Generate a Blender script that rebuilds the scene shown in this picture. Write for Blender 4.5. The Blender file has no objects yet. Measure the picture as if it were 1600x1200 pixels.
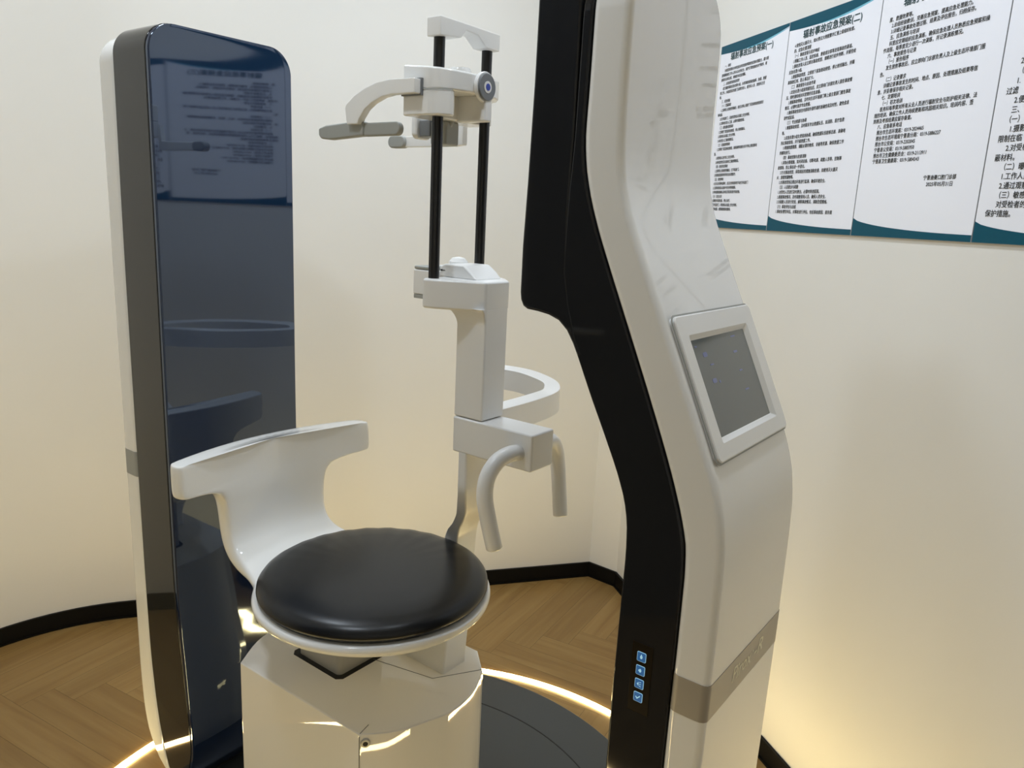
import bpy, bmesh, math, random
from mathutils import Vector, Matrix
random.seed(7)
S = bpy.context.scene
COL = S.collection

# ------------------------------------------------------------------ camera
F = 1200.0
PIT, ROLL, PSI = math.radians(12.5), math.radians(2.75), math.radians(36.8)
fwd = Vector((0, math.cos(PIT), -math.sin(PIT)))
r0 = Vector((1, 0, 0)); u0 = r0.cross(fwd)
Rv = r0 * math.cos(ROLL) + u0 * math.sin(ROLL)
Uv = -r0 * math.sin(ROLL) + u0 * math.cos(ROLL)
turn = Matrix.Rotation(PSI, 3, 'Z')
fwd, Rv, Uv = turn @ fwd, turn @ Rv, turn @ Uv
CAM = Vector((.936, -.942, 1.35))
cd = bpy.data.cameras.new('camera'); cd.sensor_width = 36; cd.lens = 36 * F / 1600; cd.clip_start = .02
cam = bpy.data.objects.new('camera', cd); COL.objects.link(cam)
m = Matrix((Rv, Uv, -fwd)).transposed().to_4x4(); m.translation = CAM
cam.matrix_world = m
S.camera = cam

# ------------------------------------------------------------------ world, view
w = bpy.data.worlds.new('world'); S.world = w; w.use_nodes = True
w.node_tree.nodes['Background'].inputs[0].default_value = (.75, .85, 1, 1)
w.node_tree.nodes['Background'].inputs[1].default_value = .15
S.view_settings.view_transform = 'Standard'
S.view_settings.look = 'None'
S.view_settings.exposure = 0.12
S.view_settings.gamma = 1
S.view_settings.use_curve_mapping = False
S.cycles.max_bounces = 10
S.cycles.diffuse_bounces = 6
S.cycles.use_denoising = True

CEIL = 2.45
# room frame: N points from the machine to the poster wall, T runs along it to the right
N = Vector((.5988, .8009, 0)); T = Vector((.8009, -.5988, 0)); Z = Vector((0, 0, 1))
DB = .969            # poster wall distance along N
DC = -1.306          # opposite wall
TA = -1.226          # far wall position along T
TD = 2.3             # wall behind the camera
def rp(t, n, z=0): return T * t + N * n + Z * z

LIGHTS = [(-.50, -.50), (-.50, .30), (.40, -.50), (.40, .30)]   # (t, n) ceiling downlights
LIGHT_W = 4.7
for (t, n) in LIGHTS:
    ld = bpy.data.lights.new('downlight_lamp', 'AREA'); ld.shape = 'DISK'; ld.size = .16
    ld.energy = LIGHT_W; ld.color = (.84, .94, 1.06)
    lo = bpy.data.objects.new('downlight_lamp', ld); COL.objects.link(lo)
    lo.location = rp(t, n, CEIL - .012)
LED_EMIT = 40.0

# ------------------------------------------------------------------ materials
def nodes(name):
    mt = bpy.data.materials.new(name); mt.use_nodes = True
    nt = mt.node_tree
    return mt, nt, nt.nodes['Principled BSDF']
def mat(name, col, rough=.5, metal=0, coat=0, ior=1.5, emit=None, es=0, bump=0, bscale=200, spec_tint=None, var=0):
    mt, nt, b = nodes(name)
    b.inputs['Base Color'].default_value = (*col, 1)
    b.inputs['Roughness'].default_value = rough
    b.inputs['Metallic'].default_value = metal
    b.inputs['Coat Weight'].default_value = coat
    b.inputs['Coat Roughness'].default_value = .04
    b.inputs['IOR'].default_value = ior
    if spec_tint: b.inputs['Specular Tint'].default_value = (*spec_tint, 1)
    if emit:
        b.inputs['Emission Color'].default_value = (*emit, 1); b.inputs['Emission Strength'].default_value = es
    tc = nt.nodes.new('ShaderNodeTexCoord'); nz = nt.nodes.new('ShaderNodeTexNoise')
    nt.links.new(tc.outputs['Object'], nz.inputs['Vector']); nz.inputs['Scale'].default_value = bscale
    nz.inputs['Detail'].default_value = 3
    if bump:
        bp = nt.nodes.new('ShaderNodeBump'); bp.inputs['Strength'].default_value = bump; bp.inputs['Distance'].default_value = .002
        nt.links.new(nz.outputs['Fac'], bp.inputs['Height']); nt.links.new(bp.outputs['Normal'], b.inputs['Normal'])
    mr = nt.nodes.new('ShaderNodeMapRange'); mr.inputs['To Min'].default_value = max(0, rough - var); mr.inputs['To Max'].default_value = rough + var
    nt.links.new(nz.outputs['Fac'], mr.inputs['Value']); nt.links.new(mr.outputs['Result'], b.inputs['Roughness'])
    return mt
M = {}
M['white'] = mat('white_gloss_plastic', (.80, .80, .785), .04, ior=1.62, var=.003)
M['pedestal'] = mat('white_gloss_lacquer', (.80, .79, .77), .02, ior=1.5, var=.002)
M['satin'] = mat('white_satin_paint', (.78, .78, .77), .30, var=.02)
M['wsoft'] = mat('white_soft_shell', (.82, .82, .80), .10, var=.01)
M['paper'] = mat('poster_face', (.85, .87, .95), .35, var=.02)
M['edge'] = mat('poster_board_edge', (.32, .33, .36), .5)
M['teal'] = mat('poster_teal', (.002, .078, .125), .35, ior=1.3)
M['cyan'] = mat('poster_cyan', (.18, .52, .68), .35)
M['ink'] = mat('poster_ink', (.015, .018, .02), .5)
M['dark'] = mat('dark_gloss_shell', (.014, .015, .017), .05, ior=1.4, var=.005)
M['darkside'] = mat('charcoal_gloss_side', (.024, .024, .022), .04, ior=1.5, var=.003)
M['navy'] = mat('navy_mirror_gloss', (.006, .013, .040), .035, ior=2.1, spec_tint=(.72, .84, 1.0), var=.004)
M['black'] = mat('black_pole', (.008, .008, .008), .35)
M['vinyl'] = mat('black_vinyl', (.008, .009, .011), .30, ior=1.4, var=.0)
M['grey'] = mat('grey_pad', (.34, .35, .33), .55)
M['midgrey'] = mat('grey_plastic', (.16, .17, .18), .35)
M['column'] = mat('lift_column_metal', (.45, .44, .40), .35, metal=.2)
M['band'] = mat('taupe_band', (.34, .31, .265), .30, metal=.1)
M['bandg'] = mat('grey_band', (.30, .31, .30), .30)
M['bandtext'] = mat('band_lettering', (.78, .77, .62), .4)
M['platform'] = mat('platform_grey', (.046, .054, .062), .30, var=.0)
M['groove'] = mat('dark_groove', (.008, .008, .008), .6)
M['base'] = mat('black_baseboard', (.004, .004, .004), .45, ior=1.25)
M['ceil'] = mat('ceiling_paint', (.80, .81, .81), .8)
M['screen'] = mat('screen_glass', (.13, .135, .13), .12, emit=(.5, .6, .6), es=.02)
M['glow'] = mat('screen_mark', (.14, .15, .25), .2, emit=(.3, .4, 1), es=.05)
M['btn'] = mat('button_blue', (.01, .08, .22), .3, emit=(.02, .17, .50), es=.32)
M['btnl'] = mat('button_symbol', (.5, .7, .8), .3, emit=(.3, .7, 1), es=.38)
M['btnpanel'] = mat('button_panel', (.006, .005, .005), .15)
M['blue'] = mat('blue_knob_mark', (.02, .05, .38), .3)
M['door'] = mat('door_paint', (.05, .05, .055), .4)
M['lens'] = mat('downlight_lens', (.9, .9, .9), .4, emit=(.9, .96, 1), es=14)
M['led'] = mat('led_strip', (1, .9, .6), .4, emit=(1.0, .78, .36), es=LED_EMIT)

def wall_mat():
    mt, nt, b = nodes('wall_paint')
    tc = nt.nodes.new('ShaderNodeTexCoord'); nz = nt.nodes.new('ShaderNodeTexNoise')
    nz.inputs['Scale'].default_value = 1.2; nz.inputs['Detail'].default_value = 4
    nt.links.new(tc.outputs['Object'], nz.inputs['Vector'])
    cr = nt.nodes.new('ShaderNodeValToRGB')
    cr.color_ramp.elements[0].position = .35; cr.color_ramp.elements[0].color = (.735, .728, .700, 1)
    cr.color_ramp.elements[1].position = .65; cr.color_ramp.elements[1].color = (.765, .758, .730, 1)
    nt.links.new(nz.outputs['Fac'], cr.inputs['Fac']); nt.links.new(cr.outputs['Color'], b.inputs['Base Color'])
    n2 = nt.nodes.new('ShaderNodeTexNoise'); n2.inputs['Scale'].default_value = 260
    nt.links.new(tc.outputs['Object'], n2.inputs['Vector'])
    bp = nt.nodes.new('ShaderNodeBump'); bp.inputs['Strength'].default_value = .06; bp.inputs['Distance'].default_value = .001
    nt.links.new(n2.outputs['Fac'], bp.inputs['Height']); nt.links.new(bp.outputs['Normal'], b.inputs['Normal'])
    b.inputs['Roughness'].default_value = .55
    return mt
M['wall'] = wall_mat()

def wood_mat():
    mt, nt, b = nodes('oak_herringbone')
    uv = nt.nodes.new('ShaderNodeUVMap'); uv.uv_map = 'UVMap'
    at = nt.nodes.new('ShaderNodeAttribute'); at.attribute_name = 'plank'
    mp = nt.nodes.new('ShaderNodeMapping'); mp.inputs['Scale'].default_value = (2.2, 34, 1)
    nt.links.new(uv.outputs['UV'], mp.inputs['Vector'])
    ad = nt.nodes.new('ShaderNodeVectorMath'); ad.operation = 'ADD'
    sc = nt.nodes.new('ShaderNodeVectorMath'); sc.operation = 'SCALE'; sc.inputs['Scale'].default_value = 40
    nt.links.new(at.outputs['Color'], sc.inputs[0]); nt.links.new(mp.outputs['Vector'], ad.inputs[0]); nt.links.new(sc.outputs['Vector'], ad.inputs[1])
    nz = nt.nodes.new('ShaderNodeTexNoise'); nz.inputs['Scale'].default_value = 1.0; nz.inputs['Detail'].default_value = 6; nz.inputs['Distortion'].default_value = .6
    nt.links.new(ad.outputs['Vector'], nz.inputs['Vector'])
    cr = nt.nodes.new('ShaderNodeValToRGB'); e = cr.color_ramp.elements
    e[0].position = .28; e[0].color = (.225, .124, .036, 1)
    e[1].position = .72; e[1].color = (.310, .196, .068, 1)
    k = e.new(.5); k.color = (.270, .160, .050, 1)
    nt.links.new(nz.outputs['Fac'], cr.inputs['Fac'])
    hs = nt.nodes.new('ShaderNodeHueSaturation')
    mr = nt.nodes.new('ShaderNodeMapRange'); mr.inputs['To Min'].default_value = .93; mr.inputs['To Max'].default_value = 1.06
    sp = nt.nodes.new('ShaderNodeSeparateColor'); nt.links.new(at.outputs['Color'], sp.inputs['Color'])
    nt.links.new(sp.outputs['Red'], mr.inputs['Value']); nt.links.new(mr.outputs['Result'], hs.inputs['Value'])
    nt.links.new(cr.outputs['Color'], hs.inputs['Color']); nt.links.new(hs.outputs['Color'], b.inputs['Base Color'])
    b.inputs['Roughness'].default_value = .42
    bp = nt.nodes.new('ShaderNodeBump'); bp.inputs['Strength'].default_value = .12; bp.inputs['Distance'].default_value = .001
    nt.links.new(nz.outputs['Fac'], bp.inputs['Height']); nt.links.new(bp.outputs['Normal'], b.inputs['Normal'])
    return mt
M['wood'] = wood_mat()

# ------------------------------------------------------------------ mesh helpers
# size and place of each machine unit: drawn in its own frame, then set at its true size and spot
PLACE = {'room': (1, (0, 0, 0)), 'seat': (0.965, (0.0328, -0.033, 0.0473)), 'detector': (1.0, (0.0, -0.0, 0.0)), 'source': (1.04, (-0.0374, 0.0377, -0.054)), 'stand': (1.08, (-0.0749, 0.0754, -0.108))}
CUR = Matrix.Identity(4)
def place(k):
    global CUR
    sz, off = PLACE[k]; CUR = Matrix.Translation(off) @ Matrix.Scale(sz, 4)
def floor_z(k, z=.0225):
    sz, off = PLACE[k]; return (z - off[2]) / sz
def link(name, bm, mtl, parent=None, label=None, cat=None, group=None, kind=None, angle=35, smooth=True, flip=True):
    if flip: bmesh.ops.recalc_face_normals(bm, faces=bm.faces[:])
    bm.transform(CUR)
    me = bpy.data.meshes.new(name); bm.to_mesh(me); bm.free()
    if smooth:
        me.polygons.foreach_set('use_smooth', [True] * len(me.polygons))
        me.set_sharp_from_angle(angle=math.radians(angle))
    o = bpy.data.objects.new(name, me); COL.objects.link(o)
    if smooth and name not in ('seat_shell', 'cushion'):
        wn = o.modifiers.new('weighted_normal', 'WEIGHTED_NORMAL'); wn.keep_sharp = True; wn.weight = 100
    for x in (mtl if isinstance(mtl, (list, tuple)) else [mtl]): me.materials.append(M[x])
    if parent:
        o.parent = parent; o.matrix_parent_inverse = parent.matrix_world.inverted()
    tag(o, label, cat, group, kind)
    return o
def tag(o, label=None, cat=None, group=None, kind=None):
    for k, v in (('label', label), ('category', cat), ('group', group), ('kind', kind)):
        if v: o[k] = v
def thing(name, loc, label, cat, group=None):
    o = bpy.data.objects.new(name, None); COL.objects.link(o); o.empty_display_size = .1
    loc = CUR @ Vector(loc); o.location = loc; o.matrix_world = Matrix.Translation(loc); tag(o, label, cat, group)
    return o
def bevel(bm, w, seg=3, ang=25, sel=None):
    if w <= 0: return
    bm.normal_update()
    es = [e for e in bm.edges if len(e.link_faces) == 2 and e.calc_face_angle(0) > math.radians(ang) and (sel is None or sel(e))]
    bmesh.ops.bevel(bm, geom=es, offset=w, segments=seg, affect='EDGES', profile=.5, clamp_overlap=True)
def prism(bm, pts, f, bev=0, seg=3, ang=25):
    """extrude a 2D outline: f(a, b, k) maps outline point and k in {0,1} to 3D"""
    A = [bm.verts.new(f(a, b, 0)) for a, b in pts]; B = [bm.verts.new(f(a, b, 1)) for a, b in pts]
    bm.faces.new(A); bm.faces.new(B[::-1])
    for i in range(len(pts)):
        j = (i + 1) % len(pts); bm.faces.new((A[i], B[i], B[j], A[j]))
    bmesh.ops.recalc_face_normals(bm, faces=bm.faces[:])
    bevel(bm, bev, seg, ang)
def box(bm, x0, x1, y0, y1, z0, z1, bev=0, seg=3):
    t = bmesh.new()
    prism(t, [(x0, y0), (x1, y0), (x1, y1), (x0, y1)], lambda a, b, k: (a, b, (z0, z1)[k]), bev, seg)
    merge(bm, t)
def merge(bm, t):
    me = bpy.data.meshes.new('tmp'); t.to_mesh(me); t.free(); bm.from_mesh(me); bpy.data.meshes.remove(me)
def loft(bm, rings, cap=True, closed=True):
    V = [[bm.verts.new(p) for p in r] for r in rings]
    n = len(rings[0])
    for a, b in zip(V[:-1], V[1:]):
        for i in range(n if closed else n - 1):
            j = (i + 1) % n; bm.faces.new((a[i], a[j], b[j], b[i]))
    if cap and closed: bm.faces.new(V[0][::-1]); bm.faces.new(V[-1])
    return V
def lathe(bm, prof, c, ax='Z', n=64):
    rings = []
    for r, h in prof:
        rg = []
        for i in range(n):
            a = 2 * math.pi * i / n; u, v = r * math.cos(a), r * math.sin(a)
            rg.append(Vector(c) + (Vector((u, v, h)) if ax == 'Z' else Vector((h, u, v)) if ax == 'X' else Vector((v, h, u))))
        rings.append(rg)
    loft(bm, rings)
def smoothpath(pts, k=6):
    P = [Vector(p) for p in pts]; P = [P[0] * 2 - P[1]] + P + [P[-1] * 2 - P[-2]]; out = []
    for i in range(1, len(P) - 2):
        for j in range(k):
            t = j / k; a, b, c, d = P[i - 1:i + 3]
            out.append(.5 * ((2 * b) + (c - a) * t + (2 * a - 5 * b + 4 * c - d) * t * t + (3 * b - a - 3 * c + d) * t ** 3))
    out.append(P[-2]); return out
def tube(bm, pts, r, n=20, k=6, capr=0):
    P = smoothpath(pts, k) if k else [Vector(p) for p in pts]
    rings = []; up = None
    for i, p in enumerate(P):
        d = (P[min(i + 1, len(P) - 1)] - P[max(i - 1, 0)]).normalized()
        if up is None: up = d.orthogonal().normalized()
        up = (up - d * up.dot(d)).normalized(); s = d.cross(up)
        if capr and i == 0:
            rings.append([p + (up * math.cos(a) + s * math.sin(a)) * (r - capr) for a in [2 * math.pi * q / n for q in range(n)]])
        off = Vector((0, 0, 0))
        rings.append([p + off + (up * math.cos(a) + s * math.sin(a)) * r for a in [2 * math.pi * q / n for q in range(n)]])
        if capr and i == len(P) - 1:
            rings.append([p + d * capr + (up * math.cos(a) + s * math.sin(a)) * (r - capr) for a in [2 * math.pi * q / n for q in range(n)]])
    loft(bm, rings)
def rrect(x0, x1, y0, y1, r, k=5):
    out = []
    for cx, cy, a0 in ((x1 - r, y1 - r, 0), (x0 + r, y1 - r, 90), (x0 + r, y0 + r, 180), (x1 - r, y0 + r, 270)):
        for i in range(k + 1):
            a = math.radians(a0 + 90 * i / k); out.append((cx + r * math.cos(a), cy + r * math.sin(a)))
    return out
def interp(tab, z):
    """tab: list of (z, v) ascending, Catmull style smooth interpolation"""
    if z <= tab[0][0]: return tab[0][1]
    if z >= tab[-1][0]: return tab[-1][1]
    for i in range(len(tab) - 1):
        if tab[i][0] <= z <= tab[i + 1][0]:
            z0, v0 = tab[i]; z1, v1 = tab[i + 1]
            h = z1 - z0; t = (z - z0) / h
            def slope(j):
                if j <= 0 or j >= len(tab) - 1: return 0 if j <= 0 else 0
                a = (tab[j][1] - tab[j - 1][1]) / (tab[j][0] - tab[j - 1][0]); b = (tab[j + 1][1] - tab[j][1]) / (tab[j + 1][0] - tab[j][0])
                return 0 if a * b <= 0 else 2 * a * b / (a + b)
            m0, m1 = slope(i), slope(i + 1)
            return (2 * t**3 - 3 * t**2 + 1) * v0 + (t**3 - 2 * t**2 + t) * h * m0 + (-2 * t**3 + 3 * t**2) * v1 + (t**3 - t**2) * h * m1
def arange(a, b, n): return [a + (b - a) * i / (n - 1) for i in range(n)]

# ------------------------------------------------------------------ the room
def rounded_plan():
    """inside line of the walls in (t, n): from poster wall's near end round to the door wall"""
    # poster wall right end -> chamfer -> far wall -> rounded corner -> door wall
    pts = [('b', TD, DB)]
    return pts
R = .60
cen = Vector((TA + R, DC + R))          # (t, n) centre of the rounded corner
plan_far = []
for i in range(25):
    a = math.radians(180 + 90 * i / 24); plan_far.append((cen.x + R * math.cos(a), cen.y + R * math.sin(a)))
chT = (-.44 * T.x + 1.452 * T.y)        # start of the little chamfered boxing on the far wall
chN = (-.44 * N.x + 1.452 * N.y)
cB = -1.125                             # where boxing meets the poster wall
def wall_strip(pl, z0, z1, th, name, mtl, kind='structure', side=1, bev=0):
    """pl: (t,n) polyline with the room on its left; th = thickness outward (or inward when negative)"""
    bm = bmesh.new(); P = [Vector(p) for p in pl]; off = []
    for i, p in enumerate(P):
        d0 = (P[i] - P[i - 1]).normalized() if i else None; d1 = (P[i + 1] - P[i]).normalized() if i < len(P) - 1 else None
        d = ((d0 or d1) + (d1 or d0)).normalized(); nrm = Vector((d.y, -d.x))
        c = 1 / max(.3, nrm.dot(Vector(((d1 or d0).y, -(d1 or d0).x)))); off.append(p + nrm * th * c)
    rings = [[rp(a.x, a.y, z0), rp(a.x, a.y, z1), rp(b.x, b.y, z1), rp(b.x, b.y, z0)] for a, b in zip(P, off)]
    loft(bm, rings)
    return link(name, bm, mtl, kind=kind, angle=20)
# n increases to the left when walking towards -T ... order chosen so the room is on the left
poly_B = [(TD, DB), (cB, DB)]
poly_A = [(cB, DB), (chT, chN), (TA, chN - .02)] + plan_far[:]
poly_C = [(cen.x, DC), (TD, DC)]
poly_D = [(TD, DC), (TD, DB)]
poly_A[2] = (TA, chN - .005)
poly_A[1] = (TA, chN)
poly_A = [(cB, DB), (TA, chN)] + plan_far
def walls(z0, z1, th, names, mtl):
    for pl, nm in zip((poly_B, poly_A, poly_C, poly_D), names): wall_strip(pl, z0, z1, th, nm, mtl)
walls(0, CEIL, .08, ('wall_right', 'wall_back', 'wall_left', 'wall_front'), 'wall')
for pl, nm in zip((poly_B, poly_A, poly_C), ('baseboard_right', 'baseboard_back', 'baseboard_left')):
    if nm == 'baseboard_left': pl = [(cen.x, DC), (.32, DC)]
    wall_strip(pl, 0, .056, -.008, nm, 'base')
# baseboard floor lip
wall_strip([(p[0], p[1]) for p in poly_A], 0, .006, -.012, 'trim_1', 'base')
wall_strip(poly_B, 0, .006, -.012, 'trim_2', 'base')

bm = bmesh.new(); prism(bm, [(TA - .4, DC - .2), (TD + .2, DC - .2), (TD + .2, DB + .2), (TA - .4, DB + .2)], lambda a, b, k: rp(a, b, CEIL + .05 * k)); link('ceiling', bm, 'ceil', kind='structure')
# unseen door leaf behind the camera, added dark for the black column to reflect
d = None
bm = bmesh.new(); prism(bm, [(.38, 0), (1.28, 0), (1.28, 2.05), (.38, 2.05)], lambda a, b, k: rp(a, DC + .001 + .03 * k, b), .003)
door = link('unseen_door_1', bm, 'door', kind='structure')
bm = bmesh.new(); tube(bm, [rp(.46, DC + .03, 1.0), rp(.46, DC + .075, 1.0), rp(.48, DC + .085, 1.0), rp(.58, DC + .085, 1.0)], .009); link('door_handle', bm, 'column', door)
for i, (a, b, c, e) in enumerate(((.32, .38, 0, 2.11), (1.28, 1.34, 0, 2.11), (.38, 1.28, 2.05, 2.11))):
    bm = bmesh.new(); prism(bm, [(a, c), (b, c), (b, e), (a, e)], lambda p, q, k: rp(p, DC + .001 + .045 * k, q), .003); link('door_frame', bm, 'door', door)

# herringbone floor
def floor():
    bm = bmesh.new(); uvl = bm.loops.layers.uv.new('UVMap'); cl = bm.loops.layers.float_color.new('plank')
    W, Ln = .092, .552; q = 6
    ang = math.radians(8); ex = Vector((math.cos(ang), math.sin(ang), 0)); ey = Vector((-math.sin(ang), math.cos(ang), 0))
    def inside(c):
        return TA - .45 < c.dot(T) < TD + .35 and DC - .45 < c.dot(N) < DB + .45
    def plank(x0, y0, x1, y1, horiz):
        c = ex * (x0 + x1) / 2 + ey * (y0 + y1) / 2
        if not inside(c): return
        g = .0003; rnd = random.random(); rnd2 = random.random()
        vs = [bm.verts.new(ex * a + ey * b) for a, b in ((x0 + g, y0 + g), (x1 - g, y0 + g), (x1 - g, y1 - g), (x0 + g, y1 - g))]
        f = bm.faces.new(vs)
        for l, (a, b) in zip(f.loops, ((x0, y0), (x1, y0), (x1, y1), (x0, y1))):
            l[uvl].uv = (a, b) if horiz else (b, a); l[cl] = (rnd, rnd2, 0, 1)
    for i in range(-60, 60):
        for j in range(-12, 12):
            # herringbone lattice: L-shaped pair repeated
            x = i * W + j * 2 * Ln / 2 * 1.0; 
            bx = i * W + j * Ln; by = i * W - j * Ln
            plank(bx, by, bx + Ln, by + W, True)
            plank(bx, by + W, bx + W, by + W + Ln, False)
    return bm
bm = floor(); fl = link('floor', bm, 'wood', kind='structure', smooth=False)
bm = bmesh.new(); prism(bm, [(TA - .4, DC - .3), (TD + .2, DC - .3), (TD + .2, DB + .3), (TA - .4, DB + .3)], lambda a, b, k: rp(a, b, -.002 - .05 * k)); link('floor_slab', bm, 'groove', fl)

# LED ring let into the floor
def ring(bm, c, r0_, r1_, z0, z1, n=128):
    rings = []
    for i in range(n):
        a = 2 * math.pi * i / n; d = Vector((math.cos(a), math.sin(a), 0)); c3 = Vector(c)
        rings.append([c3 + d * r0_ + Z * z0, c3 + d * r0_ + Z * z1, c3 + d * r1_ + Z * z1, c3 + d * r1_ + Z * z0])
    V = loft(bm, rings, cap=False)
    for i in range(4): bm.faces.new((V[-1][i], V[-1][(i + 1) % 4], V[0][(i + 1) % 4], V[0][i]))
bm = bmesh.new(); ring(bm, (0, 0, 0), .762, .779, .0002, .003)
link('led_strip', bm, 'led', label='glowing warm white circular light strip set in the wooden floor around the scanner', cat='light strip')

for (t, n) in LIGHTS:
    c = rp(t, n, CEIL)
    e = thing('ceiling_downlight', c, 'round recessed ceiling downlight with white rim', 'ceiling light', 'ceiling downlights')
    bm = bmesh.new(); ring(bm, c, .082, .10, -.010, 0, 48); link('rim', bm, 'satin', e)
    bm = bmesh.new(); lathe(bm, [(.0805, -.003), (.0805, -.0005)], c, n=48); link('lens', bm, 'lens', e)

# ------------------------------------------------------------------ platform and pedestal
def plat_pts(r, cx=-.11, clip=-.61, n=140):
    P = []
    for i in range(n):
        a = 2 * math.pi * i / n; P.append((max(cx + r * math.cos(a), clip), r * math.sin(a)))
    return P
pf = thing('rotating_platform', (-.11, 0, 0), 'low dark grey round platform on the floor under the pedestal', 'platform')
bm = bmesh.new(); prism(bm, plat_pts(.685), lambda a, b, k: (a, b, .0005 + .0215 * k), .003, 2, 40); link('platform_plate', bm, 'platform', pf)
bm = bmesh.new(); ring(bm, (-.11, 0, 0), .554, .557, .0215, .0226); 
for v in bm.verts: v.co.x = max(v.co.x, -.595)
link('seam', bm, 'groove', pf)

place('seat')
BT = .455
seat = thing('patient_seat', (-.12, 0, .022), 'white swivel seat with low curved backrest and round black cushion on a white pedestal', 'seat')
def base_outline(inset=0):
    R_ = [(.048, -.148), (.089, -.099), (.112, -.042), (.124, .0), (.124, .04), (.114, .086), (.088, .140)]
    Lp = [(-.292, -.157)]
    right = smoothpath([(x, y, 0) for x, y in R_], 4)
    left = smoothpath([(-.318, .14, 0), (-.342, .09, 0), (-.352, .03, 0), (-.35, -.03, 0), (-.334, -.09, 0), (-.292, -.157, 0)], 4)
    pts = [(p.x, p.y) for p in right] + [(.033, .19), (-.26, .19)] + [(p.x, p.y) for p in left]
    c = Vector((-.12, .02)); return [tuple(c + (Vector(p) - c) * (1 - inset)) for p in pts]
bm = bmesh.new(); prism(bm, base_outline(), lambda a, b, k: (a, b, (floor_z('seat'), BT)[k]), .003, 3, 28)
link('pedestal', bm, 'pedestal', seat)
# opening around lift column (dark rim plate) and column
hx0, hx1, hy0, hy1, ch = -.247, -.098, -.070, .070, .010
octo = [(hx0 + ch, hy0), (hx1 - ch, hy0), (hx1, hy0 + ch), (hx1, hy1 - ch), (hx1 - ch, hy1), (hx0 + ch, hy1), (hx0, hy1 - ch), (hx0, hy0 + ch)]
bm = bmesh.new(); prism(bm, octo, lambda a, b, k: (a, b, BT - .001 + .0016 * k)); link('column_opening', bm, 'groove', seat, label='black octagonal opening')
bm = bmesh.new(); box(bm, -.236, -.110, -.059, .059, BT - .03, .619, .010, 4); link('lift_column', bm, 'column', seat, label='grey metal lift column')
# seams on pedestal + lock
bm = bmesh.new(); tube(bm, [(.0485, -.1490, BT - .004), (.0485, -.1490, -.02)], .0009, 6, 0); tube(bm, [(.047, -.146, BT + .0002), (.040, -.120, BT + .0002)], .0007, 6, 0)
tube(bm, [(-.104, .025, BT + .0001), (.030, .056, BT + .0001), (.084, .144, BT + .0001)], .0007, 6, 0)
link('panel_seam', bm, 'midgrey', seat)
dl = (Vector((.089, -.099, 0)) - Vector((.048, -.148, 0))).normalized(); nl = Vector((dl.y, -dl.x, 0))
def disc_on(bm, c, nrm, r, h, n=28, ry=None):
    nrm = nrm.normalized(); u = nrm.cross(Z).normalized(); v = nrm.cross(u)
    loft(bm, [[c + nrm * hh + (u * math.cos(a) * rr + v * math.sin(a) * rr) for a in [2 * math.pi * i / n for i in range(n)]] for rr, hh in ((r, 0), (r, h * .7), (r * .85, h))])
lc = Vector((.056, -.1415, .438))
bm = bmesh.new(); disc_on(bm, lc - nl * .0025, nl, .0085, .0045); lk = link('key_lock', bm, 'column', seat)
bm = bmesh.new(); disc_on(bm, lc + nl * .0015, nl, .0045, .001); link('keyhole', bm, 'groove', lk)

# seat shell: one lofted surface, disc + backrest
sx, SR, SZ = -.078, .226, .6300
BZ = .616
rows = []   # x, z, half width, thickness, curvature
th = .020
for i in range(1, 22):
    a = math.radians(3 + 135 * (i - 1) / 20)
    rows.append((sx + SR * math.cos(a), SZ, SR * math.sin(a), th * min(1, .45 + .55 * min(1, (i) / 5)), 0))
rows += [(-.275, SZ + .0005, .141, .022, .0), (-.300, SZ + .001, .133, .026, .0), (-.330, BZ + .017, .128, .032, .03), (-.356, BZ + .025, .1255, .037, .10), (-.376, BZ + .038, .1245, .041, .25), (-.390, BZ + .056, .124, .043, .42),
         (-.398, BZ + .078, .124, .044, .58), (-.402, BZ + .104, .1245, .044, .70), (-.404, BZ + .130, .127, .044, .76), (-.405, BZ + .150, .131, .044, .80), (-.406, BZ + .163, .140, .044, .81), (-.4065, BZ + .171, .155, .044, .82),
         (-.407, BZ + .177, .184, .044, .82), (-.4073, BZ + .180, .212, .044, .82), (-.4076, BZ + .1825, .229, .044, .82), (-.408, BZ + .187, .2355, .044, .82), (-.409, BZ + .212, .2355, .044, .82), (-.410, BZ + .234, .235, .044, .82), (-.4105, BZ + .243, .2345, .044, .82), (-.411, BZ + .2475, .233, .043, .82), (-.411, BZ + .2495, .230, .040, .82)]
bm = bmesh.new(); rings = []
for i, (x, z, hw, t_, k) in enumerate(rows):
    a, b = rows[max(i - 1, 0)], rows[min(i + 1, len(rows) - 1)]
    d = Vector((b[0] - a[0], 0, b[1] - a[1])).normalized(); nrm = Vector((-d.z, 0, d.x)) * -1
    if nrm.z < 0 and i < 24: nrm = -nrm
    if i >= 24 and nrm.x < 0: nrm = -nrm
    rr = min(t_ * .48, hw * .9, .0105); ring_ = []
    sec = []
    hw_ = max(hw, .004)
    for y in arange(-hw_ + rr, hw_ - rr, 13): sec.append((y, t_ / 2))
    for q in range(1, 6):
        aa = math.radians(90 - 180 * q / 6); sec.append((hw_ - rr + rr * math.cos(aa), math.sin(aa) * t_ / 2))
    for y in arange(hw_ - rr, -hw_ + rr, 13): sec.append((y, -t_ / 2))
    for q in range(1, 6):
        aa = math.radians(-90 - 180 * q / 6); sec.append((-hw_ + rr + rr * math.cos(aa), math.sin(aa) * t_ / 2))
    rings.append([Vector((x + k * y * y, y, z)) + nrm * h for y, h in sec])
loft(bm, rings)
sh = link('seat_shell', bm, 'wsoft', seat, angle=60)
sub = sh.modifiers.new('sub', 'SUBSURF'); sub.levels = 1; sub.render_levels = 2
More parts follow.
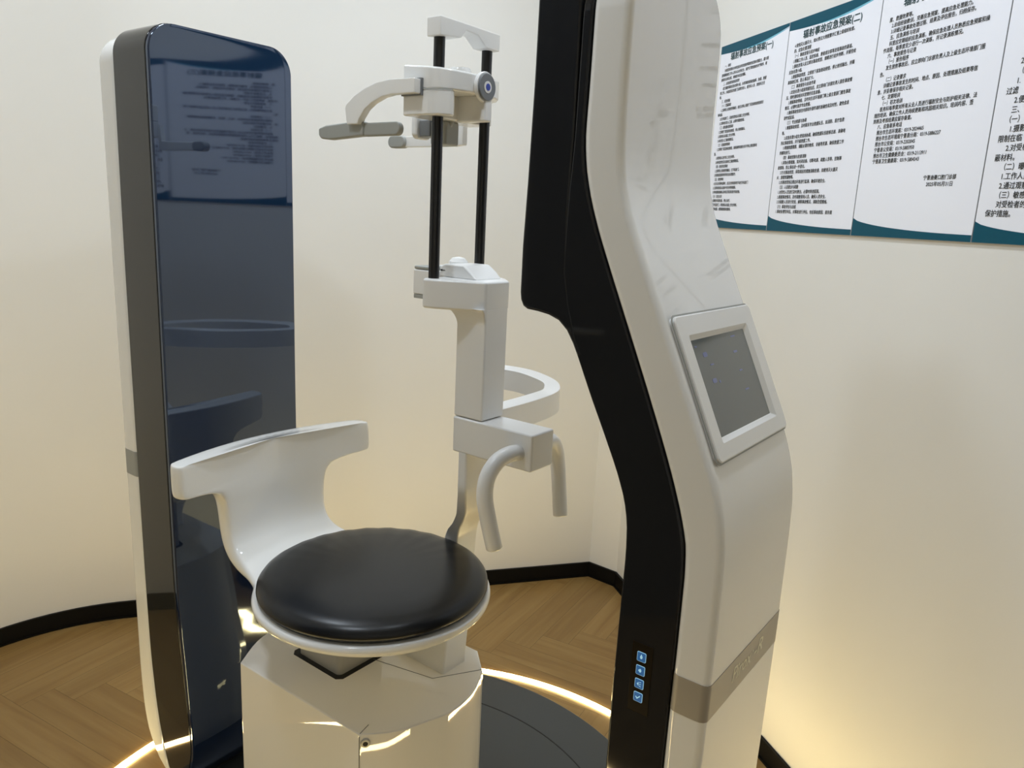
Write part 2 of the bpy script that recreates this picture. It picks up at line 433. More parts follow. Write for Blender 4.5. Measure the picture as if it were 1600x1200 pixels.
# cushion
bm = bmesh.new(); CR = .218; cz = SZ + th / 2
CH = .86
prof = [(.02, cz - .001), (CR - .012, cz - .001), (CR - .004, cz + .004), (CR, cz + .012), (CR - .001, cz + .020), (CR - .006, cz + .028), (CR - .016, cz + .035), (CR - .035, cz + .040), (CR - .07, cz + .044), (CR * .45, cz + .046), (CR * .2, cz + .047), (.008, cz + .0472)]
prof = [(r, cz + (z - cz) * CH) for r, z in prof]
lathe(bm, prof, (sx + .002, 0, 0), n=96)
for v in bm.verts:      # soft creases towards the back
    p = v.co; dx, dy = p.x - sx, p.y
    if p.z > cz + .02:
        r = math.hypot(dx, dy) / CR; a = math.atan2(dy, dx)
        if r > .5: p.z += .0012 * math.sin(a * 26) * max(0, math.cos(a - 2.3)) * (r - .5) * 2 * math.sin(min(1, (1 - min(r, 1)) * 8) * math.pi / 2)
link('cushion', bm, 'vinyl', seat, angle=80, label='round black vinyl cushion')

# ------------------------------------------------------------------ left detector column
def column(bm, z_list, xa, xb, w0, ztop, zbot, rt, rb, rc, y0=0, k=4):
    rings = []
    for z in z_list:
        w = w0
        if z > ztop - rt: w = w0 - rt + math.sqrt(max(0, rt * rt - (z - (ztop - rt)) ** 2))
        if rb and z < zbot + rb: w = w0 - rb + math.sqrt(max(0, rb * rb - ((zbot + rb) - z) ** 2))
        x0, x1 = xa(z), xb(z); r = min(rc, (x1 - x0) * .45)
        rings.append([Vector((x, y + y0, z)) for x, y in rrect(x0, x1, -w, w, r, k)])
    loft(bm, rings)
def zl(z0, z1, ztop, rt, n=60, rb=0):
    L = arange(z0 + rb, ztop - rt, n)
    if rb: L = [z0 + rb - rb * math.cos(math.radians(90 * i / 8)) * .999 for i in range(8)] + L
    L += [ztop - rt + rt * math.sin(math.radians(90 * i / 12)) * .9995 for i in range(1, 13)]
    return L
place('detector')
det = thing('detector_column', (-.6, 0, 0), 'tall white and charcoal x-ray detector column with navy glossy inner face', 'scanner column')
WL = .160
LO = [(.02, -.560), (.05, -.628), (.085, -.664), (.13, -.688), (.19, -.700), (.30, -.706), (.6, -.708), (1.2, -.714), (1.7, -.715)]
LM = [(.02, -.545), (.06, -.588), (.11, -.606), (.17, -.622), (.25, -.634), (.36, -.643), (.6, -.648), (1.2, -.652), (1.7, -.648)]
LI = [(.02, -.560), (.05, -.528), (.085, -.505), (.11, -.497), (.14, -.489), (.17, -.487), (.22, -.491), (.30, -.500), (.42, -.514), (.56, -.523), (1.0, -.527), (1.7, -.527)]
zs = zl(floor_z('detector'), 0, 1.659, .058, 80); zs1 = zl(floor_z('detector'), 0, 1.667, .052, 80)
bm = bmesh.new(); column(bm, zs, lambda z: interp(LO, z), lambda z: interp(LM, z) - .0008, WL - .001, 1.659, 0, .058, 0, .014)
link('outer_shell', bm, 'white', det, angle=50, label='white outer shell')
bm = bmesh.new(); column(bm, zs1, lambda z: interp(LM, z) + .0004, lambda z: interp(LI, z) - .001, WL, 1.667, 0, .052, 0, .002)
link('side_shell', bm, 'darkside', det, angle=50, label='glossy charcoal side')
zs2 = zl(.05, 0, 1.666, .052, 80)
bm = bmesh.new(); rings = []
for z in zs2:
    wd = WL - .0015
    if z > 1.666 - .052: wd = wd - .052 + math.sqrt(max(0, .052 ** 2 - (z - 1.614) ** 2))
    xi = interp(LI, z); e_ = .0035; rg = [(xi - .006, -wd), (xi + .004, -wd)]
    for q in range(1, 6):
        a = math.radians(18 * q); rg.append((xi + .004 + .004 * math.sin(a), -wd + e_ - e_ * math.cos(a)))
    ys = arange(-wd + e_, wd - e_, 19)
    rg += [(xi + .008 - min(1, max(0, (z - .75) / .35)) * (wd * wd - y * y) / (2 * 6.8), y) for y in ys[1:-1]]
    rg += [(2 * xi * 0 + x, -y) for x, y in rg[:7][::-1]]
    rings.append([Vector((x, y, z)) for x, y in rg])
loft(bm, rings)
link('front_panel', bm, 'navy', det, angle=50, label='navy mirror-gloss front panel')
bm = bmesh.new(); column(bm, [.752, .760, .79, .808], lambda z: interp(LO, z) - .0006, lambda z: interp(LM, z) - .0002, WL - .0004, 9, 0, .05, 0, .014)
link('stripe', bm, 'bandg', det, label='grey stripe')

# ------------------------------------------------------------------ right source column
place('source')
src = thing('source_column', (.58, 0, 0), 'tall white and black x-ray source column with tilted touchscreen and button strip', 'scanner column')
WR = .130
RO = [(0.022, .640), (.5, .643), (.80, .6455), (.90, .6455), (.96, .6445), (1.005, .6400), (1.05, .6285), (1.084, .6145), (1.16, .5795), (1.24, .5418), (1.293, .5165), (1.34, .4945), (1.37, .4825), (1.40, .4745), (1.44, .4705), (1.50, .469), (1.7, .469)]
RM = [(0.022, .594), (.70, .595), (.86, .5965), (.92, .5965), (.965, .5945), (1.00, .5865), (1.03, .5765), (1.07, .561), (1.144, .529), (1.22, .4945), (1.293, .461), (1.34, .4405), (1.38, .4265), (1.415, .4185), (1.45, .4155), (1.50, .4165), (1.7, .418)]
RI = [(0.022, .5155), (.72, .5155), (.86, .517), (.93, .5180), (.97, .5165), (1.00, .5115), (1.03, .5010), (1.077, .4785), (1.13, .451), (1.17, .4315), (1.22, .4085), (1.28, .398), (1.36, .399), (1.45, .403), (1.7, .405)]
zr = zl(floor_z('source'), 0, 1.655, .072, 110); zr1 = zl(floor_z('source'), 0, 1.653, .072, 110)
bm = bmesh.new(); column(bm, zr, lambda z: interp(RM, z) + .0006, lambda z: interp(RO, z), WR, 1.655, 0, .072, 0, .010)
link('outer_shell', bm, 'white', src, angle=40, label='white outer shell')
bm = bmesh.new(); column(bm, zr1, lambda z: interp(RI, z), lambda z: interp(RM, z), WR - .0012, 1.653, 0, .072, 0, .003)
link('inner_shell', bm, 'dark', src, angle=40, label='black glossy inner shell')
# source housing (the deep part towards the patient)
hp = [(.402, 1.655), (.340, 1.655), (.339, 1.51), (.336, 1.39), (.333, 1.31), (.3330, 1.250), (.3345, 1.240), (.3390, 1.232), (.346, 1.2285), (.362, 1.2275), (.380, 1.225), (.396, 1.2195), (.409, 1.2085), (.4195, 1.193), (.4285, 1.1765), (.436, 1.18), (.425, 1.20), (.412, 1.24), (.4035, 1.28), (.401, 1.36), (.403, 1.45)]
bm = bmesh.new(); prism(bm, hp, lambda a, b, k: (a, (-WR + .0005, WR - .0005)[k], b), .004, 3, 50); link('source_housing', bm, 'dark', src, angle=40, label='deep black source housing')
# band
bm = bmesh.new(); column(bm, [.7545, .757, .802, .8045], lambda z: interp(RM, z) + .0003, lambda z: interp(RO, z) + .0006, WR + .0006, 9, 0, .05, 0, .0105)
bd = link('stripe', bm, 'band', src, label='taupe stripe with pale lettering')

# ---- text helper
def text_bm(bm, s, org, xd, yd, size, wx=1.0, off=.0, shear=0, depth=.0002, fit=None, space=1.0):
    cu = bpy.data.curves.new('t', 'FONT'); cu.body = s; cu.size = size; cu.offset = 0; cu.shear = shear; cu.extrude = 0; cu.resolution_u = 2
    cu.space_character = space
    o = bpy.data.objects.new('t', cu); COL.objects.link(o)
    me = bpy.data.meshes.new_from_object(o.evaluated_get(bpy.context.evaluated_depsgraph_get()))
    xs = [v.co.x for v in me.vertices]
    if xs:
        if fit: wx = fit / (max(xs) - min(xs)); 
        nrm = xd.cross(yd)
        base_co = [v.co.copy() for v in me.vertices]
        for q, (ox, oy) in enumerate(((0, 0), (off, 0), (off / 2, off * .7)) if off else ((0, 0),)):
            for v, b in zip(me.vertices, base_co): v.co = org + xd * (b.x * wx + ox) + yd * (b.y + oy) + nrm * (depth + q * .00002)
            bm.from_mesh(me)
    COL.objects.unlink(o); bpy.data.objects.remove(o); bpy.data.curves.remove(cu); bpy.data.meshes.remove(me)
YD = Vector((0, 1, 0)); XD = Vector((1, 0, 0))
bm = bmesh.new(); text_bm(bm, 'Pirox', Vector((.6461, -.054, .772)), YD, Z, .030, off=.0006, shear=.25, fit=.068)
text_bm(bm, '\u00b7', Vector((.6461, .018, .776)), YD, Z, .026, off=.0008)
text_bm(bm, '-R', Vector((.6461, .024, .772)), YD, Z, .030, off=.0006, shear=.25, fit=.032)
link('lettering', bm, 'bandtext', bd, smooth=False, flip=False)

# ---- touchscreen on the slanted face
p0 = Vector((.5415, 0, 1.2412)); pd = (Vector((.6148, 0, 1.084)) - p0).normalized(); pn = Vector((-pd.z, 0, pd.x))
if pn.x < 0: pn = -pn
def sc(a, y, h): return p0 + pd * a + YD * y + pn * (h + .0026)
def frame_ring(bm, spec, k=5):
    rings = [[sc(a, y, h) for y, a in rrect(y0, y1, a0, a1, r, k)] for (y0, y1, a0, a1, r, h) in spec]
    loft(bm, rings, cap=False)
bm = bmesh.new()
frame_ring(bm, [(-.117, .121, .003, .182, .008, -.012), (-.117, .121, .003, .182, .008, .0030), (-.1155, .1195, .0045, .1805, .007, .0042),
                (-.094, .092, .028, .162, .002, .0046), (-.0925, .0905, .0295, .1605, .002, .0036), (-.087, .084, .035, .155, .001, -.0010), (-.087, .084, .035, .155, .001, -.004)])
fr = link('screen_frame', bm, 'satin', src, angle=30)
bm = bmesh.new(); prism(bm, [(-.088, .034), (.085, .034), (.085, .156), (-.088, .156)], lambda y, a, k: sc(a, y, -.003 + .0025 * k)); scr = link('screen', bm, 'screen', fr, label='dim grey touchscreen')
bm = bmesh.new()
for y, a, wy, wa in ((-.062, .052, .012, .006), (-.058, .086, .012, .006), (.030, .060, .012, .003), (-.05, .068, .010, .002), (-.04, .090, .004, .004), (.03, .086, .010, .002), (.03, .112, .012, .002), (.036, .040, .014, .002), (-.078, .042, .006, .002)):
    prism(bm, rrect(y, y + wy, a, a + wa, wa * .4, 3), lambda y_, a_, k: sc(a_, y_, -.0005 + .0003 * k))
link('screen_icons', bm, 'glow', scr)
bm = bmesh.new()
frame_ring(bm, [(-.1195, .1235, .0005, .1845, .009, .0002), (-.1195, .1235, .0005, .1845, .009, .0009), (-.1165, .1205, .0035, .1815, .008, .0009)])
link('frame_groove', bm, 'grey', fr)

# ---- button strip on the near side
yb = -WR + .0012
bm = bmesh.new(); prism(bm, [(.5405, .729), (.5695, .729), (.5695, .827), (.5405, .827)], lambda a, b, k: (a, yb - .0008 + .002 * k, b), .0002, 1); bp_ = link('button_panel', bm, 'btnpanel', src, label='narrow black button panel')
for i, zc in enumerate((.8085, .7895, .7705, .7515)):
    xc = .5545
    bm = bmesh.new(); prism(bm, rrect(xc - .0062, xc + .0062, zc - .0066, zc + .0066, .0016, 3), lambda a, b, k: (a, yb - .0014 + .001 * k, b)); bt = link('button', bm, 'btnl', bp_)
    bm = bmesh.new(); prism(bm, rrect(xc - .0056, xc + .0056, zc - .0060, zc + .0060, .0012, 3), lambda a, b, k: (a, yb - .0018 + .001 * k, b)); link('button_face', bm, 'btn', bt)
    bm = bmesh.new(); f = lambda a, b, k: (xc + a * .8, yb - .0021 + .0006 * k, zc + b * .85)
    if i < 2:
        prism(bm, [(.0022 * math.cos(q * .628), .0030 * math.sin(q * .628)) for q in range(10)], f)
        if i == 1: prism(bm, [(-.0032, -.0006), (-.0020, -.0012), (-.0020, .0012), (-.0032, .0006)], f)
        else: prism(bm, [(-.0008, .0028), (.0008, .0028), (.0006, .0044), (-.0006, .0044)], f)
    elif i == 2:
        prism(bm, [(-.0038, 0), (-.0008, .0032), (-.0008, -.0032)], f)
        for q in (.0028, 0, -.0028): prism(bm, [(.0004, q - .0004), (.0036, q * 1.3 - .0004), (.0036, q * 1.3 + .0004), (.0004, q + .0004)], f)
    else:
        prism(bm, [(-.0042, .0002), (-.0030, .0014), (-.0012, -.0008), (.0034, .0036), (.0044, .0024), (-.0012, -.0032)], f)
    link('symbol', bm, 'btnl', bt)

# ------------------------------------------------------------------ head positioning stand
place('stand')
st = thing('head_support_stand', (.1, .03, BT), 'white upright stand with twin black poles, head rests, chin rest and hand grips', 'stand')
# lower curved arm
arm_r_ = [(.168, .966), (.170, .90), (.171, .85), (.165, .81), (.156, .775), (.150, .72), (.146, .65), (.138, .60), (.133, .550)]
arm_r = arm_r_
arm_l = [(.0, .550), (.045, .59), (.07, .625), (.09, .655), (.108, .70), (.125, .76), (.140, .80), (.148, .84), (.150, .90), (.150, .966)]
AR = sorted((z, x) for x, z in arm_r); AL = sorted((z, x) for x, z in arm_l)
SW = [(.550, .0), (.60, .03), (.64, .09), (.69, .12), (.74, .118), (.80, .075), (.86, .022), (.91, .0)]   # how far the arm bows out behind the seat
bm = bmesh.new(); rings = []
for z in arange(.550, .966, 56):
    f = interp(SW, z); x0, x1 = interp(AL, z) - .834 * f, interp(AR, z) - .834 * f; dz = -.30 * f * 0
    rings.append([Vector((x, y + f, z)) for x, y in rrect(x0, x1, -.030, .030, .004, 3)])
loft(bm, rings)
link('curved_arm', bm, 'satin', st, angle=40)
# horizontal handle box
bm = bmesh.new(); box(bm, .137, .297, -.030, .0285, .965, 1.0245, .0035, 3); hb = link('handle_block', bm, 'satin', st)
for s, nm in ((-1, 'near'), (1, 'far')):
    y0 = -.030 if s < 0 else .0285
    P = [(.272, y0 + s * -.004, .992), (.270, y0 + s * .020, .994), (.266, y0 + s * .044, .987), (.263, y0 + s * .062, .966), (.264, y0 + s * .068, .938), (.270, y0 + s * .066, .905), (.280, y0 + s * .060, .858)]
    bm = bmesh.new(); tube(bm, P, .0125, 24, 6, .002); link('handle', bm, 'satin', st, angle=50)
# vertical post and flared top
bm = bmesh.new(); box(bm, .137, .196, -.0285, .0275, 1.0255, 1.205, .003, 3); link('post', bm, 'satin', st)
plan = [(.196, -.030), (.196, .028), (.165, .058), (.130, .076), (.104, .079), (.096, .070), (.0975, -.064), (.104, -.073), (.122, -.070), (.16, -.050)]
def headf(a, b, k): return (a, b, (1.200, 1.246)[k])
bm = bmesh.new(); prism(bm, plan, headf, .004, 3, 25); link('post_head', bm, 'satin', st, angle=40)
# fillet under the head, towards the patient
rings = []
for i in range(9):
    a = math.radians(90 * i / 8); z = 1.172 + .032 * math.sin(a) ; e = (1 - math.cos(a))
    rings.append([Vector((x, y, z)) for x, y in rrect(.1372 - .034 * e, .1955, -.0283 - .012 * e, .0272, .003, 3)])
bm = bmesh.new(); loft(bm, rings); link('post_flare', bm, 'satin', st, angle=50)
bm = bmesh.new()
prism(bm, [(.090, 1.246), (.090, 1.262), (.100, 1.267), (.140, 1.267), (.155, 1.257), (.168, 1.2455)], lambda a, b, k: (a, (-.020, .045)[k], b), .003, 3, 25); link('top_cap', bm, 'satin', st)
# poles
for y in (-.055, .055):
    bm = bmesh.new(); tube(bm, [(.110, y, 1.24), (.110, y, 1.600)], .0084, 24, 0); link('pole', bm, 'black', st, label='black vertical pole')
# top bracket
ba = [(-.070, 1.622), (.067, 1.622), (.067, 1.597), (.034, 1.597), (.014, 1.611), (-.014, 1.612), (-.024, 1.600), (-.070, 1.5955)]
bm = bmesh.new(); prism(bm, ba, lambda a, b, k: ((.098, .126)[k], a, b), .002, 2, 20); link('top_bracket', bm, 'satin', st)
# head unit
hplan = [(.059, -.078), (.108, -.077), (.126, -.071), (.1395, -.055), (.148, -.030), (.151, -.010), (.151, .012), (.146, .034), (.136, .056), (.122, .070), (.108, .076), (.059, .078)]
bm = bmesh.new(); prism(bm, hplan, lambda a, b, k: (a, b, (1.5215, 1.560 - (a - .05) * .10)[k]), .0035, 3, 40)
hu = link('head_unit', bm, 'white', st, angle=60)
hlow = [(.0592, -.078), (.108, -.077), (.126, -.071), (.139, -.056), (.136, -.047), (.104, -.040), (.104, .040), (.108, .076), (.0592, .078)]
bm = bmesh.new(); prism(bm, hlow, lambda a, b, k: (a, b, (1.486, 1.5225)[k]), .0030, 3, 40); link('lower_cover', bm, 'white', hu, angle=60)
bm = bmesh.new(); tube(bm, [(.096, -.0776, 1.5222), (.108, -.0774, 1.5222), (.1262, -.0713, 1.5222), (.1397, -.0552, 1.5225)], .0006, 6, 1); link('cover_seam', bm, 'grey', hu)
bm = bmesh.new(); lathe(bm, [(.012, -.006), (.020, .0), (.0222, .001), (.0222, .0055), (.0215, .0065), (.002, .0065)], (.150, .0, 1.533), 'X', 40); kn = link('side_knob', bm, 'satin', hu)
bm = bmesh.new(); lathe(bm, [(.0195, .0), (.0195, .0022), (.0185, .003), (.002, .003)], (.1564, 0, 1.533), 'X', 40); link('knob_face', bm, 'midgrey', kn)
bm = bmesh.new(); lathe(bm, [(.0085, .0), (.0085, .0008), (.002, .0008)], (.1592, 0, 1.533), 'X', 32); link('knob_ring', bm, 'satin', kn)
bm = bmesh.new(); lathe(bm, [(.0050, .0), (.0050, .0006), (.001, .0006)], (.1599, 0, 1.533), 'X', 32); link('knob_centre', bm, 'blue', kn)
bm = bmesh.new(); box(bm, .099, .158, -.003, .014, 1.484, 1.523, .003, 3); link('pole_carriage', bm, 'satin', hu)
bm = bmesh.new(); lathe(bm, [(.018, 0), (.018, .010), (.015, .015), (.004, .017)], (.088, .018, 1.552), n=32); link('top_knob', bm, 'white', hu)
# side arms with pads
for s in (-1, 1):
    Y0, Y1 = (s * .080, s * .094)
    if s < 0:
        pts = [(.099, 1.536), (.045, 1.537), (.018, 1.534), (-.008, 1.527), (-.032, 1.517), (-.050, 1.505), (-.053, 1.500), (-.049, 1.475), (-.024, 1.475), (-.020, 1.483), (-.008, 1.496), (.008, 1.505), (.030, 1.5125), (.050, 1.515), (.099, 1.515)]
        bm = bmesh.new(); prism(bm, pts, lambda a, b, k: (a, (Y0, Y1)[k], b), .002, 2, 30); ar = link('temple_arm', bm, 'white', hu, angle=40)
        bm = bmesh.new(); box(bm, .0595, .1005, -.0815, -.076, 1.5135, 1.5375, .0); link('arm_socket', bm, 'midgrey', hu)
        bm = bmesh.new(); prism(bm, rrect(-.030, .058, 1.4575, 1.478, .0098, 6), lambda a, b, k: (a, (-.083, -.072)[k], b), .003, 3, 60); link('temple_pad', bm, 'grey', ar, label='grey temple pad')
        bm = bmesh.new(); prism(bm, [(-.128, 1.461), (-.128, 1.472), (-.11, 1.4765), (-.05, 1.480), (-.02, 1.480), (-.02, 1.458), (-.10, 1.4535), (-.122, 1.4555)], lambda a, b, k: (a, (-.086, -.072)[k], b), .003, 3, 30); link('pad_holder', bm, 'grey', ar)
    else:
        bm = bmesh.new(); prism(bm, [(-.10, 1.456), (-.10, 1.474), (.035, 1.478), (.040, 1.515), (.052, 1.515), (.052, 1.458), (.03, 1.456)], lambda a, b, k: (a, (.070, .082)[k], b), .002, 2, 30); ar = link('temple_arm', bm, 'white', hu)
        bm = bmesh.new(); prism(bm, rrect(-.122, -.080, 1.4545, 1.476, .0103, 6), lambda a, b, k: (a, (.064, .080)[k], b), .003, 3, 60); link('temple_pad', bm, 'grey', ar, label='grey temple pad')
# forehead support
bm = bmesh.new(); prism(bm, [(-.018, .028), (.018, .028), (.018, -.0), (.012, -.006), (-.012, -.006), (-.018, 0)], lambda a, b, k: (.018 + .012 * k, a, 1.466 + b), .003, 3, 20); fh = link('forehead_support', bm, 'satin', st)
bm = bmesh.new(); box(bm, .032, .056, -.014, .016, 1.463, 1.4885, .002); link('forehead_pad', bm, 'midgrey', fh, label='grey forehead pad')
bm = bmesh.new(); tube(bm, [(.05, 0, 1.50), (.052, 0, 1.482), (.075, 0, 1.470), (.092, 0, 1.490)], .004, 12, 5); link('forehead_bracket', bm, 'grey', fh)
bm = bmesh.new(); box(bm, .054, .088, -.012, .020, 1.450, 1.487, .004); link('forehead_mount', bm, 'grey', fh)
# chin rest
bm = bmesh.new(); box(bm, .041, .083, -.030, .018, 1.214, 1.254, .002); cr_ = link('chin_rest', bm, 'satin', st)
bm = bmesh.new(); box(bm, .042, .081, -.0295, .0175, 1.2545, 1.260, .002); link('chin_pad', bm, 'grey', cr_, label='grey chin pad edge')
bm = bmesh.new(); box(bm, .042, .081, -.0295, .0175, 1.207, 1.2135, .001); link('chin_pad', bm, 'grey', cr_)
bm = bmesh.new(); box(bm, .068, .118, .0, .060, 1.246, 1.262, .002); link('chin_slide', bm, 'satin', cr_)
bm = bmesh.new(); lathe(bm, [(.016, 0), (.016, .010), (.011, .016), (.003, .018)], (.086, .03, 1.258), n=32); link('chin_knob', bm, 'white', cr_)
bm = bmesh.new(); f = lambda a, b, k: (.098 + a, -.0205 - .0003 * k, 1.2565 + b)
prism(bm, [(-.006, 0), (-.002, .002), (-.002, .0006), (.004, .0006), (.004, -.0006), (-.002, -.0006), (-.002, -.002)], f); link('arrow_mark', bm, 'ink', st, label='small black arrow mark')
# rounded arm rail behind the post
outer = [(.1755, .028), (.176, .114), (.173, .176), (.166, .223), (.150, .263), (.112, .309), (.060, .342), (.005, .361), (-.055, .357), (-.092, .338), (-.100, .302), (-.085, .258), (-.025, .17), (.065, .075), (.137, .0)]
inner = [(.142, .028), (.142, .10), (.140, .170), (.135, .222), (.120, .253), (.096, .282), (.055, .304), (.005, .321), (-.040, .317), (-.063, .304), (-.066, .286), (-.052, .256), (.005, .182), (.085, .092), (.1375, .030)]
po = smoothpath([(a, b, 0) for a, b in outer], 5); pi_ = smoothpath([(a, b, 0) for a, b in inner], 5)
rings = [[Vector((o_.x, o_.y, .985)), Vector((o_.x, o_.y, 1.028)), Vector((o_.x, o_.y, 1.0295)).lerp(Vector((i_.x, i_.y, 1.0295)), .08), Vector((i_.x, i_.y, 1.0295)).lerp(Vector((o_.x, o_.y, 1.0295)), .08), Vector((i_.x, i_.y, 1.028)), Vector((i_.x, i_.y, .985))] for o_, i_ in zip(po, pi_)]
bm = bmesh.new(); loft(bm, rings); link('loop_rail', bm, 'satin', st, angle=50, label='rounded loop rail behind the post')

# ------------------------------------------------------------------ wall posters
place('room')
PW, PB, PT = .3105, 1.338, 1.826
def onwall(t, z, h): return rp(t, DB - h, z)
def poster(t0, label, title, lines, th=.005):
    e = thing('wall_poster', onwall(t0 + PW / 2, PB, 0), label, 'poster', 'radiation safety posters')
    w_ = PW - .0012
    bm = bmesh.new(); prism(bm, [(0, PB), (w_, PB), (w_, PT), (0, PT)], lambda a, b, k: onwall(t0 + a, b, .0012 + (th - .0012) * k)); link('board', bm, 'edge', e, label='grey board edge')
    bm = bmesh.new(); prism(bm, [(.0008, PB + .0005), (w_ - .0008, PB + .0005), (w_ - .0008, PT - .0005), (.0008, PT - .0005)], lambda a, b, k: onwall(t0 + a, b, th + .0003 * k)); link('sheet', bm, 'paper', e, label='white printed sheet')
    def ribbon(name, mt, top, bot, h, n=24):
        bm = bmesh.new()
        for i in range(n):
            u0_, u1_ = i / n, (i + 1) / n; a0, a1 = .0008 + (w_ - .0016) * u0_, .0008 + (w_ - .0016) * u1_
            vs = [bm.verts.new(onwall(t0 + a, z, th + h)) for a, z in ((a0, bot(u0_)), (a1, bot(u1_)), (a1, top(u1_)), (a0, top(u0_)))]
            bm.faces.new(vs)
        bmesh.ops.remove_doubles(bm, verts=bm.verts[:], dist=1e-5)
        link(name, bm, mt, e, smooth=False, flip=False)
    tz = PT - .0006; bz = PB + .0006
    ribbon('cyan_swoosh', 'cyan', lambda u: PT - .020 - .006 * math.sin(math.pi * u) + .010 * u, lambda u: PT - .0206 - .0085 * math.sin(math.pi * u) ** 1 * (1 if u < .5 else 1) + .010 * u - .004 * max(0, math.sin(math.pi * (u - .3) / .7)) if u > .3 else PT - .0206 - .0085 * math.sin(math.pi * u) + .010 * u, .0004)
    ribbon('top_band', 'teal', lambda u: tz, lambda u: PT - .020 - .0075 * math.sin(math.pi * u) + .012 * u * u, .0006)
    ribbon('bottom_band', 'teal', lambda u: bz + .036 - .038 * u ** .62 + .014 * u ** 1.6, lambda u: bz, .0006)
    if title:
        bm = bmesh.new(); text_bm(bm, title[0], onwall(t0 + title[1], title[2], th + .0008), T, Z, title[4], fit=title[3], off=.0011, depth=0)
        link('title_lettering', bm, 'ink_t', e, smooth=False, flip=False)
    bm = bmesh.new()
    for (s, x, z, size, wx) in lines: text_bm(bm, s, onwall(t0 + x, z, th + .0008), T, Z, size, wx=wx, off=.00035, depth=0)
    link('body_lettering', bm, 'ink', e, smooth=False, flip=False)
M['ink_t'] = mat('poster_title_ink', (.006, .045, .055), .5)

TXT1 = '''  一、目的
    为规范和强化本单位应对突发放射事故的应急处理能力，最大限
度保障放射工作人员与公众的安全，维护正常的放射诊疗秩序，根
据相关法律法规，特制定本应急预案。
    二、应急组织机构及职责
    成立辐射事故应急处理小组，负责事故现场的指挥、协调、救援
等工作。小组成员应包括门诊部负责人、医务科人员、放射科主任
等。
    三、应急措施
    （一）泄漏事故
    1.立即停止设备使用输出，如无法停止则按下紧急制动按钮或切
断电源。
    2.打开机房门，迅速将患者从机器上安全转移。
    3.立即向负责人汇报，必要时疏散患者。
    （二）超剂量误照事故
    1.立即按下紧急制动按钮，停止射线输出。
    2.将患者从机器上安全转移。
    3.向负责人汇报故障情况。
    （三）机械故障事故
    1.立即按下紧急制动按钮，如机械停动部分仍不停止则切断电
源。
    2.将患者从治疗床上安全转移。
    3.向科室责任及设备科汇报故障情况。
    （四）患者突发事故
    1.立即停止设备使用输出，打开机房门。
    2.将患者直接转移到安全处理医疗。
    （五）突然停电
    1.在无法切断电源时，应正在使用患者手动打开机房门
    2.立即将患者从设备中安全转移撤离。
    3.待电源恢复确认各电正常后检查开机检查。
    （六）发生火灾
    1.切断各电源设备，停止治疗。
    2.打开机房门，将患者从机器上安全转移。
    3.切断电源，按照疏散路线撤离。'''
TXT2 = '''    4.使用灭火器灭火，如火势过大则报警并汇报上级组织检查。
    四、应急处置流程
    （一）事故发现与初步响应
    1.明确工作人员、监控系统、患者或访客等发现事故的渠道。
    2.事故发现人应立即对事故类型、规模进行初步判断，并报告给
应急处理小组。
    3.根据事故类型，立即按下紧急制动按钮，停止射线输出，并隔
离事故区域，防止事态扩大。
    （二）事故报告与信息传递
    1.应急处理小组接到报告后，应立即向门诊部负责人报告事故情
况，同时通知相关科室做好应急准备。
    2.根据事故等级，及时向生态环境部门等上级主管部门报告事故
情况，必要时请求专业救援。
    3.确保事故信息在内部和外部传递的准确性和及时性，避免信息
误传或延误。
    （三）专业救援与协调
    1.根据事故类型，及时联系专业救援队伍，如消防、医疗急救
等。
    2.应急处理小组负责现场协调，确保救援队伍能够迅速、准确地
到达事故现场，并开展救援工作。
    3.根据救援需要，调配必要的物资、设备等资源，确保救援工作
的顺利进行。
    （四）事故控制与危害消除
    1.采取必要措施，如关闭设备、切断电源、疏散人员等，控制事
故现场，防止事态进一步恶化。
    2.针对事故类型，采取相应的措施消除危害，如使用灭火器灭
火、清理泄漏物等。
    3.对事故现场及周边环境进行监测，确保环境安全。
    （五）人员救治与疏散
    1.对受伤人员进行及时救治，必要时转送医院。
    2.根据事故情况，及时疏散现场人员，确保人员安全。
    3.对疏散人员进行安抚，解释事故情况，消除恐慌情绪。
    （六）事故评估与总结
    1.事故处理完毕后，对事故进行评估，包括事故原因、损失程'''
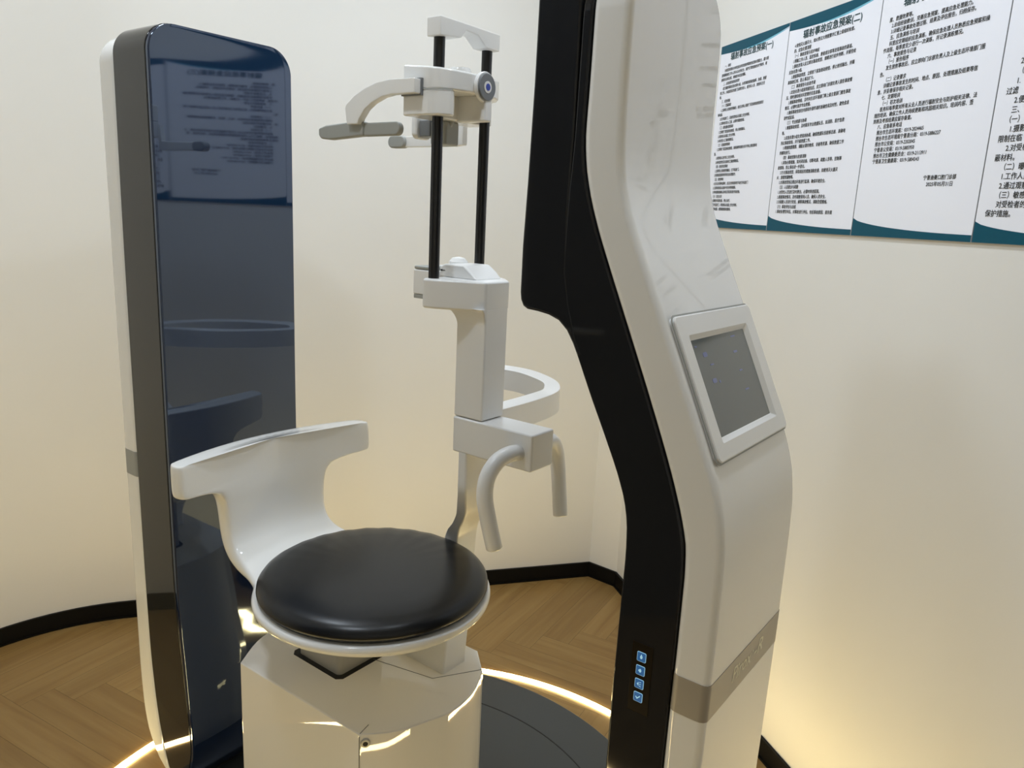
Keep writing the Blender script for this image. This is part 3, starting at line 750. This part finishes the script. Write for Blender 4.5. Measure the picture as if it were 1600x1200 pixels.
TXT3 = '''度、救援效果等。
  2.总结经验教训，完善应急预案，提高应急处理能力。
  3.详细记录事故处理过程、结果及评估报告，归档保存。
  五、应急演练与培训
  科室应定期组织应急演练，确保应急处理人员熟悉应急预案和操
作流程，每季度至少进行一次演练，并记录演练情况。
  六、事故报告与记录
  （一）报告程序
  发生放射事故后，应立即向门诊部负责人及上级生态环境部门报
告。
  （二）记录要求
  详细记录事故发生的时间、地点、原因、处理措施及结果等信
息，并妥善保存相关记录。
  七、定期培训
  （一）初次培训
  医务科每季度对所有从业人员进行辐射安全与防护相关法律、法
规的培训，确保工作人员持续更新和巩固相关知识。培训内容、签
到表及考核结果应留存备查。
  八、应急联系电话
  邢台市生态环境局：0319-2024465
  邢台市生态环境局宁晋县分局：0319-5886227
  邢台市公安局：0319-2202045
  宁晋县公安局：0319-5885950
  邢台市卫生健康委员会：0319-2113911
  宁晋县卫生健康局：0319-5804343'''
TXT4 = [('2.', .030), ('（', .028), ('1.', .028), ('过滤', .012), ('2.便', .030), ('三、', .028), ('（一）', .020), ('1.摄影', .030), ('限制在临', .012), ('2.对受检', .030), ('蔽材料。', .012), ('（二）曝', .026), ('1.工作人员', .030), ('2.通过观察', .030), ('（三）敏感器', .026), ('对受检者的辐', .030), ('保护措施。', .012)]
def split(txt, x_ind, x0, z0, z1, size, wx):
    L = txt.split('\n'); out = []
    for i, s in enumerate(L):
        z = z0 + (z1 - z0) * i / (len(L) - 1)
        out.append((s.strip(' '), x_ind if s.startswith(' ') else x0, z, size, wx))
    return out
t1, t2, t3, t4 = -.7225, -.412, -.1015, .209
poster(t1, 'leftmost wall poster, titled with bracketed one, partly behind the white column', ('辐射事故应急预案(一)', .053, 1.784, .194, .020), split(TXT1, .028, .016, 1.768, 1.386, .0088, .84))
poster(t2, 'second wall poster from the left, dense text titled with bracketed two', ('辐射事故应急预案(二)', .056, 1.780, .196, .020), split(TXT2, .029, .018, 1.764, 1.382, .0094, .84))
L3 = split(TXT3, .034, .020, 1.757, 1.485, .0098, .86) + [('宁晋迪曼口腔门诊部', .177, 1.449, .0095, .90), ('2025年05月31日', .186, 1.437, .0095, .95)]
L3[0] = (L3[0][0], .026, *L3[0][2:])
poster(t3, 'third wall poster from the left, ending in a phone number list and date', ('辐射事故应急预案(三)', .058, 1.780, .196, .020), L3)
L4 = [(s, x + .006, 1.629 - i * (1.629 - 1.384) / 16, .0125, .92) for i, (s, x) in enumerate(TXT4)]
poster(t4, 'rightmost wall poster with larger text, cut off by the photo edge', None, L4)
